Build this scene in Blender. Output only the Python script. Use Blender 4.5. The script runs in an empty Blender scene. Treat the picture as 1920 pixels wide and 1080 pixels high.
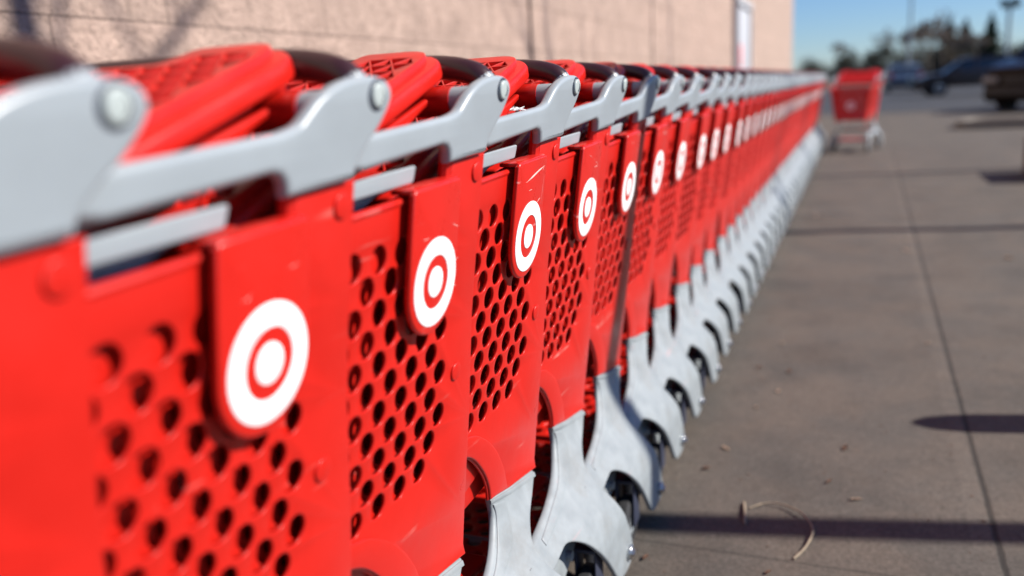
import bpy, bmesh, math, random
from mathutils import Vector, Matrix
R = math.radians
S = bpy.context.scene
col = S.collection

# ------------------------------------------------------------------ camera
CAM_H = 1.037
F_ = Vector((-0.37072173, 0.90157297, -0.22300576)); R_ = Vector((0.92817701, 0.36804518, -0.05504704)); U_ = Vector((-0.03244728, 0.22739595, 0.97326166))
cd = bpy.data.cameras.new('camera'); cam = bpy.data.objects.new('camera', cd); col.objects.link(cam)
cd.sensor_width = 36; cd.lens = 1585.77/1920*36
cd.clip_start = 0.05; cd.clip_end = 3000
M = Matrix((R_, U_, -F_)).transposed().to_4x4(); M.translation = (0, 0, CAM_H)
cam.matrix_world = M
cd.dof.use_dof = True; cd.dof.focus_distance = 1.29; cd.dof.aperture_fstop = 1.75; cd.dof.aperture_blades = 0
S.camera = cam

# ------------------------------------------------------------------ world, sun, exposure
SUN_EL = R(38); SUN_DIR = Vector((math.cos(R(13))*math.cos(SUN_EL), math.sin(R(13))*math.cos(SUN_EL), math.sin(SUN_EL)))
w = bpy.data.worlds.new('World'); S.world = w; w.use_nodes = True
nt = w.node_tree; bg = nt.nodes['Background']
sky = nt.nodes.new('ShaderNodeTexSky'); sky.sky_type = 'NISHITA'; sky.sun_disc = False
sky.sun_elevation = SUN_EL; sky.sun_rotation = R(90-13)
sky.air_density = 1.0; sky.dust_density = 0.0; sky.ozone_density = 4.0
wbm = nt.nodes.new('ShaderNodeMix'); wbm.data_type = 'RGBA'; wbm.blend_type = 'MULTIPLY'; wbm.inputs[0].default_value = 1
wbm.inputs[7].default_value = (.82, 1.02, 1.36, 1); nt.links.new(sky.outputs[0], wbm.inputs[6]); nt.links.new(wbm.outputs[2], bg.inputs[0]); bg.inputs[1].default_value = 0.050
sl = bpy.data.lights.new('sun', 'SUN'); sl.energy = 5.0; sl.angle = R(0.53); sl.color = (1.0, 0.95, 0.88)
so = bpy.data.objects.new('sun', sl); col.objects.link(so); so.rotation_euler = SUN_DIR.to_track_quat('Z', 'Y').to_euler(); so.location = (20, 5, 20)
S.view_settings.view_transform = 'Standard'; S.view_settings.look = 'None'; S.view_settings.gamma = 1
S.view_settings.exposure = 0.84

# ------------------------------------------------------------------ materials
ALB = .86
def mat(name, color, rough=0.5, spec=0.5, metal=0.0, var=None, bump=None, coat=0.0, scuff=None, cvar=None):
    """var=(scale, amount) brightness mottling; bump=(scale, strength, dist); scuff=(colour, scale, amount) thin worn streaks"""
    color = tuple(c*ALB for c in color)
    m = bpy.data.materials.new(name); m.use_nodes = True
    t = m.node_tree; b = t.nodes['Principled BSDF']; L = t.links.new
    b.inputs['Base Color'].default_value = (*color, 1); b.inputs['Roughness'].default_value = rough
    b.inputs['Specular IOR Level'].default_value = spec; b.inputs['Metallic'].default_value = metal
    b.inputs['Coat Weight'].default_value = coat
    tc = t.nodes.new('ShaderNodeTexCoord')
    out = None
    if var:
        n = t.nodes.new('ShaderNodeTexNoise'); n.inputs['Scale'].default_value = var[0]; n.inputs['Detail'].default_value = 6; n.inputs['Roughness'].default_value = .65
        L(tc.outputs['Object'], n.inputs['Vector'])
        mr = t.nodes.new('ShaderNodeMapRange'); mr.inputs[1].default_value = .3; mr.inputs[2].default_value = .7
        mr.inputs[3].default_value = 1-var[1]; mr.inputs[4].default_value = 1+var[1]*.6
        L(n.outputs['Fac'], mr.inputs[0])
        mx = t.nodes.new('ShaderNodeMix'); mx.data_type = 'RGBA'; mx.blend_type = 'MULTIPLY'; mx.inputs[0].default_value = 1
        mx.inputs[6].default_value = (*color, 1); L(mr.outputs[0], mx.inputs[7]); out = mx.outputs[2]
        rr = t.nodes.new('ShaderNodeMapRange'); rr.inputs[1].default_value = .3; rr.inputs[2].default_value = .7
        rr.inputs[3].default_value = rough*.8; rr.inputs[4].default_value = min(1, rough*1.3)
        L(n.outputs['Fac'], rr.inputs[0]); L(rr.outputs[0], b.inputs['Roughness'])
    if scuff:
        mp = t.nodes.new('ShaderNodeMapping'); mp.inputs['Rotation'].default_value = (R(18), 0, 0); mp.inputs['Scale'].default_value = (1, .05, 1)
        oi = t.nodes.new('ShaderNodeObjectInfo'); ml = t.nodes.new('ShaderNodeVectorMath'); ml.operation = 'SCALE'; ml.inputs[0].default_value = (3, 7, 11)
        L(oi.outputs['Random'], ml.inputs['Scale']); L(ml.outputs[0], mp.inputs['Location'])
        L(tc.outputs['Object'], mp.inputs['Vector'])
        n2 = t.nodes.new('ShaderNodeTexNoise'); n2.inputs['Scale'].default_value = scuff[1]; n2.inputs['Detail'].default_value = 5
        L(mp.outputs[0], n2.inputs['Vector'])
        n3 = t.nodes.new('ShaderNodeTexNoise'); n3.inputs['Scale'].default_value = 14; L(ml.outputs[0], n3.inputs['Vector'])
        ad = t.nodes.new('ShaderNodeVectorMath'); ad.operation = 'ADD'; L(tc.outputs['Object'], ad.inputs[0]); L(ml.outputs[0], ad.inputs[1]); L(ad.outputs[0], n3.inputs['Vector'])
        sr = t.nodes.new('ShaderNodeMapRange'); sr.inputs[1].default_value = .645; sr.inputs[2].default_value = .72; L(n2.outputs['Fac'], sr.inputs[0])
        s3 = t.nodes.new('ShaderNodeMapRange'); s3.inputs[1].default_value = .48; s3.inputs[2].default_value = .62; L(n3.outputs['Fac'], s3.inputs[0])
        mu = t.nodes.new('ShaderNodeMath'); mu.operation = 'MULTIPLY'; L(sr.outputs[0], mu.inputs[0]); L(s3.outputs[0], mu.inputs[1])
        m2 = t.nodes.new('ShaderNodeMath'); m2.operation = 'MULTIPLY'; L(mu.outputs[0], m2.inputs[0]); m2.inputs[1].default_value = scuff[2]
        mx2 = t.nodes.new('ShaderNodeMix'); mx2.data_type = 'RGBA'; L(m2.outputs[0], mx2.inputs[0])
        if out: L(out, mx2.inputs[6])
        else: mx2.inputs[6].default_value = (*color, 1)
        mx2.inputs[7].default_value = (*[c*ALB for c in scuff[0]], 1); out = mx2.outputs[2]
    if cvar:   # (colour2, scale, lo, hi) patches of another colour
        n = t.nodes.new('ShaderNodeTexNoise'); n.inputs['Scale'].default_value = cvar[1]; n.inputs['Detail'].default_value = 8; n.inputs['Roughness'].default_value = .7
        L(tc.outputs['Object'], n.inputs['Vector'])
        mr = t.nodes.new('ShaderNodeMapRange'); mr.inputs[1].default_value = cvar[2]; mr.inputs[2].default_value = cvar[3]; L(n.outputs['Fac'], mr.inputs[0])
        mx = t.nodes.new('ShaderNodeMix'); mx.data_type = 'RGBA'; L(mr.outputs[0], mx.inputs[0])
        if out: L(out, mx.inputs[6])
        else: mx.inputs[6].default_value = (*color, 1)
        mx.inputs[7].default_value = (*[c*ALB for c in cvar[0]], 1); out = mx.outputs[2]
    if out: L(out, b.inputs['Base Color'])
    if bump:
        n = t.nodes.new('ShaderNodeTexNoise'); n.inputs['Scale'].default_value = bump[0]; n.inputs['Detail'].default_value = 6
        L(tc.outputs['Object'], n.inputs['Vector'])
        bp = t.nodes.new('ShaderNodeBump'); bp.inputs['Strength'].default_value = bump[1]; bp.inputs['Distance'].default_value = bump[2]
        L(n.outputs['Fac'], bp.inputs['Height']); L(bp.outputs[0], b.inputs['Normal'])
    return m

RED = mat('red_plastic', (0.55, 0.0125, 0.0070), .34, .36, var=(9, .07), bump=(45, .12, .002), scuff=((.62, .20, .17), 60, .7))
RED_TAG = mat('red_tag_plastic', (0.56, 0.0125, 0.0070), .28, .45, var=(14, .06), bump=(60, .08, .002), scuff=((.75, .42, .38), 75, .9))
RED_DEEP = mat('red_seat_plastic', (0.55, 0.0125, 0.0070), .32, .36, var=(12, .08))
GREY = mat('grey_plastic', (0.30, 0.335, 0.362), .36, .5, var=(7, .06), bump=(50, .06, .002), scuff=((.6, .25, .25), 40, .35))
GREY_WORN = mat('worn_grey_plastic', (0.262, 0.290, 0.305), .48, .4, var=(22, .13), bump=(80, .12, .002), cvar=((.20, .205, .20), 9, .48, .78), scuff=((.62, .3, .3), 50, .4))
WHITE = mat('white_emblem', (.98, .98, .97), .35, var=(30, .05), scuff=((.45, .40, .38), 55, .5))
MAROON = mat('maroon_grip', (.040, .013, .016), .30, .55, var=(10, .1))
CAP = mat('bolt_cap_plastic', (.42, .47, .46), .3)
DARKP = mat('dark_seam', (.03, .035, .06), .5)
TYRE = mat('dark_rubber', (.018, .018, .02), .75)
STEEL = mat('zinc_steel', (.6, .62, .63), .3, metal=1.0)

# ------------------------------------------------------------------ mesh helpers
def link(name, me, m=None, parent=None):
    o = bpy.data.objects.new(name, me); col.objects.link(o)
    if m is not None:
        me.materials.clear(); me.materials.append(m)
    if parent: o.parent = parent
    return o
def tag(o, label=None, cat=None, group=None, kind=None):
    for k, v in (('label', label), ('category', cat), ('group', group), ('kind', kind)):
        if v: o[k] = v
    return o
def empty(name, loc=(0, 0, 0), rz=0):
    o = bpy.data.objects.new(name, None); col.objects.link(o); o.location = loc; o.rotation_euler = (0, 0, rz); o.empty_display_size = .1
    return o
def copy_tree(o, parent=None):
    c = o.copy(); col.objects.link(c); c.parent = parent
    for ch in list(o.children): copy_tree(ch, c)
    return c
def smooth(me, ang=35):
    me.polygons.foreach_set('use_smooth', [True]*len(me.polygons))
    me.set_sharp_from_angle(angle=R(ang)); return me
def circ(cx, cy, r, n=20, e=1.0):
    return [(cx+r*math.cos(2*math.pi*i/n), cy+r*e*math.sin(2*math.pi*i/n)) for i in range(n)]
def spl(pts, n=5, closed=False):
    """Catmull-Rom through pts"""
    out = []; N = len(pts); rng = range(N if closed else N-1)
    g = (lambda i: pts[i % N]) if closed else (lambda i: pts[max(0, min(N-1, i))])
    for i in rng:
        p0, p1, p2, p3 = g(i-1), g(i), g(i+1), g(i+2)
        for k in range(n):
            t = k/n
            out.append(tuple(.5*((2*b)+(c-a)*t+(2*a-5*b+4*c-d)*t*t+(-a+3*b-3*c+d)*t**3) for a, b, c, d in zip(p0, p1, p2, p3)))
    if not closed: out.append(tuple(pts[-1]))
    return out
def rounded(pts, r, n=5):
    """polygon with corners rounded; pts may carry their own radius as third entry"""
    out = []; N = len(pts)
    for i in range(N):
        p = Vector(pts[i][:2]); a = Vector(pts[i-1][:2]); b = Vector(pts[(i+1) % N][:2]); rr = pts[i][2] if len(pts[i]) > 2 else r
        if rr <= 0: out.append(tuple(p)); continue
        da, db = (a-p), (b-p); rr_ = min(rr, da.length*.45, db.length*.45)
        A = p+da.normalized()*rr_; B = p+db.normalized()*rr_
        for k in range(n+1):
            t = k/n; out.append(tuple(A*(1-t)**2+p*2*t*(1-t)+B*t*t))
    return out
def plate(outline, holes=(), th=.006, bev=.0012, res=1, cuts_v=(), cuts_u=(), fn=None, sm=35):
    """flat plate in the (u,v) plane, thickness along w; fn maps (u,v,w) -> (x,y,z)"""
    cu = bpy.data.curves.new('c', 'CURVE'); cu.dimensions = '2D'; cu.fill_mode = 'BOTH'
    cu.extrude = max(0, th/2-bev); cu.bevel_depth = bev; cu.bevel_resolution = res; cu.offset = -bev
    for lp in (outline, *holes):
        s = cu.splines.new('POLY'); s.points.add(len(lp)-1); s.use_cyclic_u = True
        for i, p in enumerate(lp): s.points[i].co = (p[0], p[1], 0, 1)
    tmp = bpy.data.objects.new('tmp', cu); col.objects.link(tmp)
    dg = bpy.context.evaluated_depsgraph_get(); dg.update()
    me = bpy.data.meshes.new_from_object(tmp.evaluated_get(dg), depsgraph=dg)
    bpy.data.objects.remove(tmp); bpy.data.curves.remove(cu)
    bm = bmesh.new(); bm.from_mesh(me)
    bmesh.ops.remove_doubles(bm, verts=bm.verts, dist=1e-5)
    for ax, vals in ((1, cuts_v), (0, cuts_u)):
        for v in vals:
            co = [0, 0, 0]; no = [0, 0, 0]; co[ax] = v; no[ax] = 1
            bmesh.ops.bisect_plane(bm, geom=bm.verts[:]+bm.edges[:]+bm.faces[:], plane_co=co, plane_no=no)
    if fn:
        for v in bm.verts: v.co = fn(*v.co)
    bmesh.ops.recalc_face_normals(bm, faces=bm.faces[:])
    bm.to_mesh(me); bm.free(); me.materials.clear()
    return smooth(me, sm)
def bm_mesh(bm, sm=35, fn=None):
    if fn:
        for v in bm.verts: v.co = fn(*v.co)
    bmesh.ops.recalc_face_normals(bm, faces=bm.faces[:])
    me = bpy.data.meshes.new('m'); bm.to_mesh(me); bm.free(); return smooth(me, sm)
def add_tube(bm, pts, rad, n=14, caps=True):
    rad = rad if isinstance(rad, (list, tuple)) else [rad]*len(pts)
    P = [Vector(p) for p in pts]; rings = []; up = None
    for i, p in enumerate(P):
        t = (P[min(i+1, len(P)-1)]-P[max(i-1, 0)]).normalized()
        if up is None: up = Vector((0, 0, 1)) if abs(t.z) < .9 else Vector((1, 0, 0))
        s = t.cross(up).normalized(); up = s.cross(t).normalized()
        rings.append([bm.verts.new(p+(s*math.cos(a)+up*math.sin(a))*rad[i]) for a in [2*math.pi*k/n for k in range(n)]])
    for a, b in zip(rings, rings[1:]):
        for k in range(n): bm.faces.new((a[k], a[(k+1) % n], b[(k+1) % n], b[k]))
    if caps: bm.faces.new(rings[0][::-1]); bm.faces.new(rings[-1])
def tube(pts, rad, n=14, fn=None, sm=50):
    bm = bmesh.new(); add_tube(bm, pts, rad, n); return bm_mesh(bm, sm, fn)
def add_box(bm, c, s, bev=0.0, rot=None):
    g = bmesh.ops.create_cube(bm, size=1)
    for v in g['verts']:
        v.co = Vector((v.co.x*s[0], v.co.y*s[1], v.co.z*s[2]))
    if bev > 0:
        ed = list({e for v in g['verts'] for e in v.link_edges})
        r = bmesh.ops.bevel(bm, geom=ed, offset=bev, segments=2, affect='EDGES', profile=.5)
        vs = list({v for f in r['faces'] for v in f.verts})
    else: vs = g['verts']
    for v in vs:
        if rot is not None: v.co = rot @ v.co
        v.co += Vector(c)
def box(c, s, bev=0.0, rot=None):
    bm = bmesh.new(); add_box(bm, c, s, bev, rot); return bm_mesh(bm)
def mirror_copy(o, name=None):
    c = o.copy(); col.objects.link(c); c.scale = (-1, 1, 1); c.parent = o.parent
    for ch in o.children:
        d = ch.copy(); col.objects.link(d); d.parent = c
    return c

# ------------------------------------------------------------------ the shopping cart
# local axes: x across (the lit side is +x), y along (+y is the handle end), z up; y = 0 is the middle of the round tag
DE, TAU, ZD, HW = .15, .031, .828, .280
def side(y, z): return HW+DE*(z-ZD)+TAU*y
def leg_x(y, z):
    zj, zl = .385, .16
    inb = min(1, max(0, (-.42-y)/.20)); inb = .040*inb*inb*(3-2*inb) if z < .30 else 0   # front casters sit inboard
    if z > zj: return side(y, z)
    s = min(1, (zj-z)/(zj-zl)); s = s*s*(3-2*s)
    return side(y, zj)*(1-s)+(.324+TAU*(y-.08))*s-inb
def on_side(off=0.0): return lambda u, v, w_: Vector((side(u, v)+off+w_, u, v))
def on_leg(off=0.0): return lambda u, v, w_: Vector((leg_x(u, v)+off+w_, u, v))

def build_cart():
    root = empty('shopping_cart')
    PD = .017
    # --- red perforated sides
    out = [(.126, .966), (.036, .963, 0), (.034, .936, 0), (-.17, .928, 0), (-.50, .905, 0), (-.80, .882, .02), (-.785, .40, .03), (-.60, .415, .05), (-.36, .46, .05)]
    arch = spl([(-.30, .505), (-.25, .528), (-.20, .533), (-.157, .522), (-.124, .501), (-.085, .462), (-.062, .428), (-.053, .402)], 4)
    rear = [(.038, .382), (.153, .368), (.146, .45), (.138, .60), (.122, .75), (.121, .85)]
    outline = [(p[0]+(PD if p[0] > -.3 else 0), p[1]) for p in rounded(out, .004)+arch+rear]
    holes = []
    for i in range(-30, 40):
        for j in range(-30, 40):
            u = -.104+.0262*i-.0222*j; v = .875-.0297*i-.0303*j
            if -.70 < u < .058 and v > .552 and v < .885-max(0, (-.12-u)*.10): 
                pass
                holes.append(circ(u, v, .0157, 22))
    sp = link('side_panel', plate(outline, holes, th=.0042, bev=.0012, res=2, cuts_v=(.375, .385), fn=on_leg(-.00275)), RED, root)
    # raised lip round the wheel arch
    lipo = spl([(-.30, .555), (-.21, .572), (-.155, .556), (-.115, .541), (-.057, .500), (-.008, .443), (.020, .392)], 5)
    lipi = spl([(-.30, .507), (-.25, .530), (-.20, .535), (-.157, .524), (-.122, .503), (-.083, .464), (-.060, .430), (-.050, .402)], 4)
    link('arch_lip', plate([(p[0]+PD, p[1]) for p in lipo+lipi[::-1]], th=.006, bev=.0028, res=3, fn=on_leg(.0005)), RED, sp)
    for y, z in ((.119, .944), (.098, .683)):
        link('button', plate(circ(y, z, .0125, 28), th=.0036, bev=.0016, res=2, fn=on_side(.0004)), RED, sp)
    # rear post return and top lip of the panel
    bm = bmesh.new()
    add_tube(bm, [(side(y, .932)-.004, y, z) for y, z in ((.052, .934), (-.17, .926), (-.50, .903), (-.79, .880))], .0045, 8)
    link('panel_lip', bm_mesh(bm), RED, sp)
    bm = bmesh.new()
    add_tube(bm, [(side(.034, z)-.010, .036+PD, z) for z in (.945, .96, .985)], [.009, .009, .008], 10)
    link('slot_post', bm_mesh(bm), RED, sp)
    # --- hanging tag with the ring emblem
    to = [(-.063, .9365), (.057, .9415)]+[(-.003+.060*math.cos(a), .826+.060*math.sin(a)) for a in [R(-i*9) for i in range(0, 21)]]
    on_tag = lambda off: (lambda u, v, w_: Vector((side(0, v)+off+w_, u, v)))
    to = rounded([(-.063, .940), (.057, .944)], 0)[:0]+[(-.058, .9415), (.052, .9445), (.0565, .940)]+[(-.003+.0595*math.cos(a), .826+.0610*math.sin(a)) for a in [R(-i*9) for i in range(0, 21)]]+[(-.0625, .937)]
    tg = link('tag', plate(to, th=.008, bev=.0032, res=3, fn=on_tag(.0092)), RED_TAG, root)
    bm = bmesh.new(); add_box(bm, (0, 0, 0), (.030, .114, .006), .0025)
    hk = link('tag_hook', bm_mesh(bm, fn=lambda x, y, z: Vector((side(-.003, .944)-.005+x, y-.003, z+.9415+y*.03))), RED_TAG, tg)
    ring = plate(circ(0, .828, .0530, 64), [circ(0, .828, .0322, 48)], th=.0016, bev=.0003, fn=on_tag(.0132))
    link('emblem_ring', ring, WHITE, tg)
    link('emblem_dot', plate(circ(0, .828, .0182, 40), th=.0016, bev=.0003, fn=on_tag(.0132)), WHITE, tg)
    # --- grey upper frame with the rounded handle lobe
    lobe = spl([(.126, .968), (.131, .980), (.145, .995), (.165, 1.011), (.182, 1.030), (.187, 1.043), (.181, 1.054), (.165, 1.060), (.140, 1.061), (.112, 1.058), (.088, 1.051), (.069, 1.041), (.055, 1.030), (.043, 1.022), (.020, 1.017)], 4)
    fr = lobe+[(-.119, 1.008), (-.31, .997), (-.54, .979), (-.56, .972), (-.56, .962), (-.54, .957), (-.45, .972), (-.30, .983), (-.20, .979)]
    fr += [(-.154, .972), (.008, .985), (.019, .983), (.026, .976), (.028, .963)]
    sf = link('side_frame', plate(fr, th=.017, bev=.0068, res=4, cuts_u=[-.6, -.45, -.3, -.15, 0, .08], cuts_v=[.93, .98, 1.02], fn=on_side(.0010), sm=60), GREY, root)
    # inner guide bars seen through the slot of the cart in front
    link('guide_bar', plate(rounded([(-.55, .939), (-.338, .9470), (-.333, .9660), (-.55, .959)], .004), th=.005, bev=.0018, res=2, fn=on_side(.000)), GREY, sf)
    link('guide_bar', plate(rounded([(-.55, .921), (-.405, .925), (-.372, .9405), (-.55, .934)], .002), th=.004, bev=.0012, fn=on_side(-.022)), GREY, sf)
    # bolt cap in the lobe: dark groove, cap, raised mark
    yb, zb = .158, 1.043
    b0 = link('bolt_cap', plate(circ(yb, zb, .0118, 36), th=.006, bev=.0022, res=3, fn=on_side(.0105)), CAP, sf)
    link('cap_groove', plate(circ(yb, zb, .0150, 36), [circ(yb, zb, .0122, 36)], th=.0016, bev=.0004, fn=on_side(.0093)), DARKP, sf)
    bm = bmesh.new(); add_tube(bm, [(side(yb, zb)+.0138, yb+.0072*math.cos(a), zb+.0072*math.sin(a)) for a in [R(-70+i*20) for i in range(8)]], .0008, 6)
    link('cap_mark', bm_mesh(bm), DARKP, sf)
    # --- grey leg: side base with caster arches
    topj = [(.158, .3665), (.062, .3805), (-.030, .4005)]
    front = spl([(-.029, .400), (-.019, .372), (-.037, .346), (-.080, .320), (-.147, .300), (-.215, .288), (-.285, .280), (-.42, .272), (-.60, .262), (-.72, .245)], 4)
    low = spl([(-.72, .245), (-.78, .220), (-.83, .155), (-.865, .10), (-.860, .045)], 3)[1:]+[(-.81, .036)]+spl([(-.785, .06), (-.760, .110), (-.715, .135), (-.66, .165), (-.60, .215)], 4)+[(-.45, .240)]
    arch2 = spl([(-.32, .236), (-.25, .232), (-.206, .237), (-.165, .238), (-.118, .213), (-.077, .172), (-.030, .125), (.000, .090), (.030, .052)], 4)
    tail = spl([(.050, .040), (.092, .036), (.128, .045), (.141, .070), (.126, .115), (.092, .170), (.062, .222), (.042, .258), (.043, .286), (.078, .314), (.124, .338), (.150, .355)], 4)
    lg = link('leg', plate(topj+front[1:]+low+arch2+tail, th=.012, bev=.005, res=3, cuts_v=[.08+.022*i for i in range(16)], cuts_u=[-.8+.06*i for i in range(16)], fn=on_leg(-.0055), sm=40), GREY_WORN, root)
    ra = spl([(.028, .372), (.022, .345), (-.006, .316), (-.080, .294), (-.150, .277), (-.230, .266)], 5)
    rb = spl([(-.230, .277), (-.165, .290), (-.082, .310), (-.036, .337), (-.014, .365), (-.018, .386)], 5)
    link('leg_rib', plate(ra+rb, th=.004, bev=.0018, res=2, cuts_v=[.27+.012*i for i in range(10)], cuts_u=[-.2+.03*i for i in range(7)], fn=on_leg(.001), sm=40), GREY_WORN, lg)
    link('joint_band', plate([(.154, .366), (.154, .358), (.055, .372), (-.028, .392), (-.030, .399), (.055, .380)], th=.003, bev=.001, fn=on_leg(.001)), GREY_WORN, lg)
    yw, zw = .107, .074
    bl = link('axle_bolt', plate(circ(yw, zw, .016, 24), th=.010, bev=.003, res=2, fn=lambda u, v, w_: Vector((leg_x(yw, zw)+.004+w_, u, v))), STEEL, lg)
    link('nut', plate(circ(yw, zw, .008, 6), th=.006, bev=.001, fn=lambda u, v, w_: Vector((leg_x(yw, zw)+.011+w_, u, v))), STEEL, lg)
    # casters: forks, tyre, hub
    for k, (yc, fs) in enumerate(((-.045, 1), (-.705, 1))):
        x0 = leg_x(yc, .06)-.040; r = .060
        bm = bmesh.new()
        for s in (-1, 1):
            add_box(bm, (x0+s*.020, yc+.012, .105), (.004, .050, .110), .001)
        add_box(bm, (x0, yc+.02, .160), (.046, .070, .008), .002)
        add_tube(bm, [(x0, yc+.03, .16), (x0, yc+.03, .215)], .012, 10)
        fk = link('caster_fork', bm_mesh(bm), DARKP if k == 0 else STEEL, root)
        bm = bmesh.new(); prof = [(-.015, .030), (-.015, .050), (-.010, r-.001), (0, r), (.010, r-.001), (.015, .050), (.015, .030)]
        n = 28; rings = [[bm.verts.new((x0+dx, yc+rr*math.cos(2*math.pi*i/n), r+rr*math.sin(2*math.pi*i/n))) for i in range(n)] for dx, rr in prof]
        for a, b in zip(rings, rings[1:]):
            for i in range(n): bm.faces.new((a[i], a[(i+1) % n], b[(i+1) % n], b[i]))
        ty = link('wheel', bm_mesh(bm), TYRE, root)
        bm = bmesh.new(); add_tube(bm, [(x0-.013, yc, r), (x0+.013, yc, r)], .031, 20); link('hub', bm_mesh(bm), GREY_WORN, ty)
    # mirror the side parts so far
    for o in list(root.children): mirror_copy(o)
    # --- handle, arched grip with grey ends
    hx = [(-.3090, .150, 1.030), (-.3085, .150, 1.041), (-.3060, .150, 1.0525), (-.298, .150, 1.0620), (-.283, .150, 1.0685), (-.260, .150, 1.0735), (-.225, .15, 1.0765), (-.15, .15, 1.0780), (0, .15, 1.0785)]
    hp = hx+[(-x, y, z) for x, y, z in hx[:-1][::-1]]
    hp = spl(hp, 4)
    mid = [p for p in hp if abs(p[0]) < .3055]
    link('handle', tube(mid, .0155, 18), MAROON, root)
    for s in (-1, 1):
        end = [p for p in hp if p[0]*s > .302]
        end.sort(key=lambda p: p[0]*s)
        link('handle_end', tube(end+[(s*.306, .135, 1.020)], [.0156]*len(end)+[.010], 16), GREY, root)
    # --- hinge beam under the handle
    link('hinge_beam', tube([(-.284, .104, 1.033), (.284, .104, 1.033)], .0185, 18), RED_DEEP, root)
    for s in (-1, 1):
        link('hinge_collar', tube([(s*.284, .104, 1.033), (s*.304, .104, 1.033)], .0170, 16), GREY, root)
    # --- child seat deck: slab with an open lattice of triangular cells
    ang = math.atan(.33); zo = 1.0650; yo = .035
    def deck(u, v, w_): 
        return Vector((u, yo+v*math.cos(ang)-w_*math.sin(ang), zo+v*math.sin(ang)+w_*math.cos(ang)))
    E_, B_ = .104, .058
    do = rounded([(.247, -.40, .02), (.247, E_, .040), (.145, E_, .014), (.134, B_, .010), (-.134, B_, .010), (-.145, E_, .014), (-.247, E_, .040), (-.247, -.40, .02)], .01, 7)
    sdl = .0305; hh = sdl*.866; cells = []
    def inside(px, py, m_=.0):
        if abs(px) > .2440 or py < -.37: return False
        top = E_-.004 if abs(px) > .166 else B_-.006
        return py < top
    for r_ in range(-15, 6):
        for c_ in range(-14, 20):
            for upd in (0, 1):
                bx = .2435-sdl*8+c_*sdl+(r_ % 2)*sdl/2; by = B_-.008-hh*2+r_*hh
                tri = [(bx, by), (bx+sdl, by), (bx+sdl/2, by+hh)] if not upd else [(bx+sdl, by), (bx+sdl*1.5, by+hh), (bx+sdl/2, by+hh)]
                cx = sum(p[0] for p in tri)/3; cy = sum(p[1] for p in tri)/3
                if all(inside(*p) for p in tri):
                    k = .84; cells.append([(cx+(p[0]-cx)*k, cy+(p[1]-cy)*k) for p in tri])
    sd = link('child_seat', plate(do, cells, th=.034, bev=.0012, res=1, cuts_v=[-.05, 0, .04], fn=lambda u, v, w_: deck(u, v, w_-.017)), RED_DEEP, root)
    for s in (-1, 1):   # rounded rails along both edges of the deck
        link('seat_rail', plate(rounded([(s*.265, -.40), (s*.265, E_+.004, .048), (s*.160, E_+.004, .01), (s*.160, -.40)], .01, 9), th=.021, bev=.0055, res=3,
             fn=lambda u, v, w_: deck(u, v, w_-.0180-.004*max(0, (abs(u)-.243)/.022))), RED_DEEP, sd)
    link('seat_tray', plate(rounded([(.245, -.385), (.245, .04), (-.245, .04), (-.245, -.385)], .01), th=.004, bev=.001, fn=lambda u, v, w_: deck(u, v, w_-.040)), RED_DEEP, sd)
    for s in (-1, 1):
        link('seat_side', plate(rounded([(.122, 1.047, .002), (.026, 1.003, .006), (-.10, .975), (-.33, .900), (-.33, .925), (-.02, 1.006)], .004), th=.010, bev=.003, res=2,
             fn=lambda u, v, w_, s=s: Vector((s*(.252+w_), u, v))), RED_DEEP, sd)
    # lattice strip behind the hinge
    cells = []
    for c_ in range(-13, 13):
        x = c_*.018
        cells.append([(x+.0015, .116), (x+.0155, .116), (x+.0155, .131)])
    link('hinge_strip', plate([(-.245, .112), (.245, .112), (.245, .136), (-.245, .136)], cells, th=.010, bev=.001, fn=lambda u, v, w_: Vector((u, v, 1.0515+w_))), RED_DEEP, root)
    # --- basket front, floor and ribs
    fo = rounded([(side(-.79, .42)-.004, .43), (side(-.79, .84)-.004, .845), (-side(-.79, .84)+.004, .845), (-side(-.79, .42)+.004, .43)], .012)
    fh = [circ(-.17+.038*i+(j % 2)*.019, .47+.034*j, .0075, 10) for i in range(10) for j in range(10) if abs(-.17+.038*i+(j % 2)*.019) < .175 and not (abs(-.17+.038*i+(j % 2)*.019) < .085 and .52 < .47+.034*j < .74)]
    fp = link('front_panel', plate(fo, fh, th=.006, bev=.0015, fn=lambda u, v, w_: Vector((u, -.79+w_, v))), RED, root)
    link('emblem_ring', plate(circ(0, .63, .055, 40), [circ(0, .63, .0334, 32)], th=.002, bev=.0003, fn=lambda u, v, w_: Vector((u, -.7945+w_, v))), WHITE, fp)
    link('emblem_dot', plate(circ(0, .63, .019, 28), th=.002, bev=.0003, fn=lambda u, v, w_: Vector((u, -.7945+w_, v))), WHITE, fp)
    link('front_bumper', tube([(-.232, -.80, .862), (-.20, -.815, .868), (.20, -.815, .868), (.232, -.80, .862)], .014, 12), RED, root)
    fl = [(u, v) for u, v in ((.185, -.78), (.205, .04), (-.205, .04), (-.185, -.78))]
    fh = [circ(-.16+.04*i+(j % 2)*.02, -.74+.045*j, .014, 10) for i in range(8) for j in range(17)]
    link('basket_floor', plate(rounded(fl, .01), fh, th=.006, bev=.001, fn=lambda u, v, w_: Vector((u, v, .505+.06*(v-.04)+w_))), RED, root)
    # lower tray
    lo = rounded([(.205, -.72), (.215, -.40), (-.215, -.40), (-.205, -.72)], .02)
    lh = [circ(-.18+.045*i+(j % 2)*.0225, -.70+.04*j, .0150, 12) for i in range(9) for j in range(1, 8) if abs(-.18+.045*i+(j % 2)*.0225) < .185]
    link('lower_tray', plate(lo, lh, th=.012, bev=.003, res=2, fn=lambda u, v, w_: Vector((u, v, .172+.05*(v+.4)+w_))), RED, root)
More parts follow.
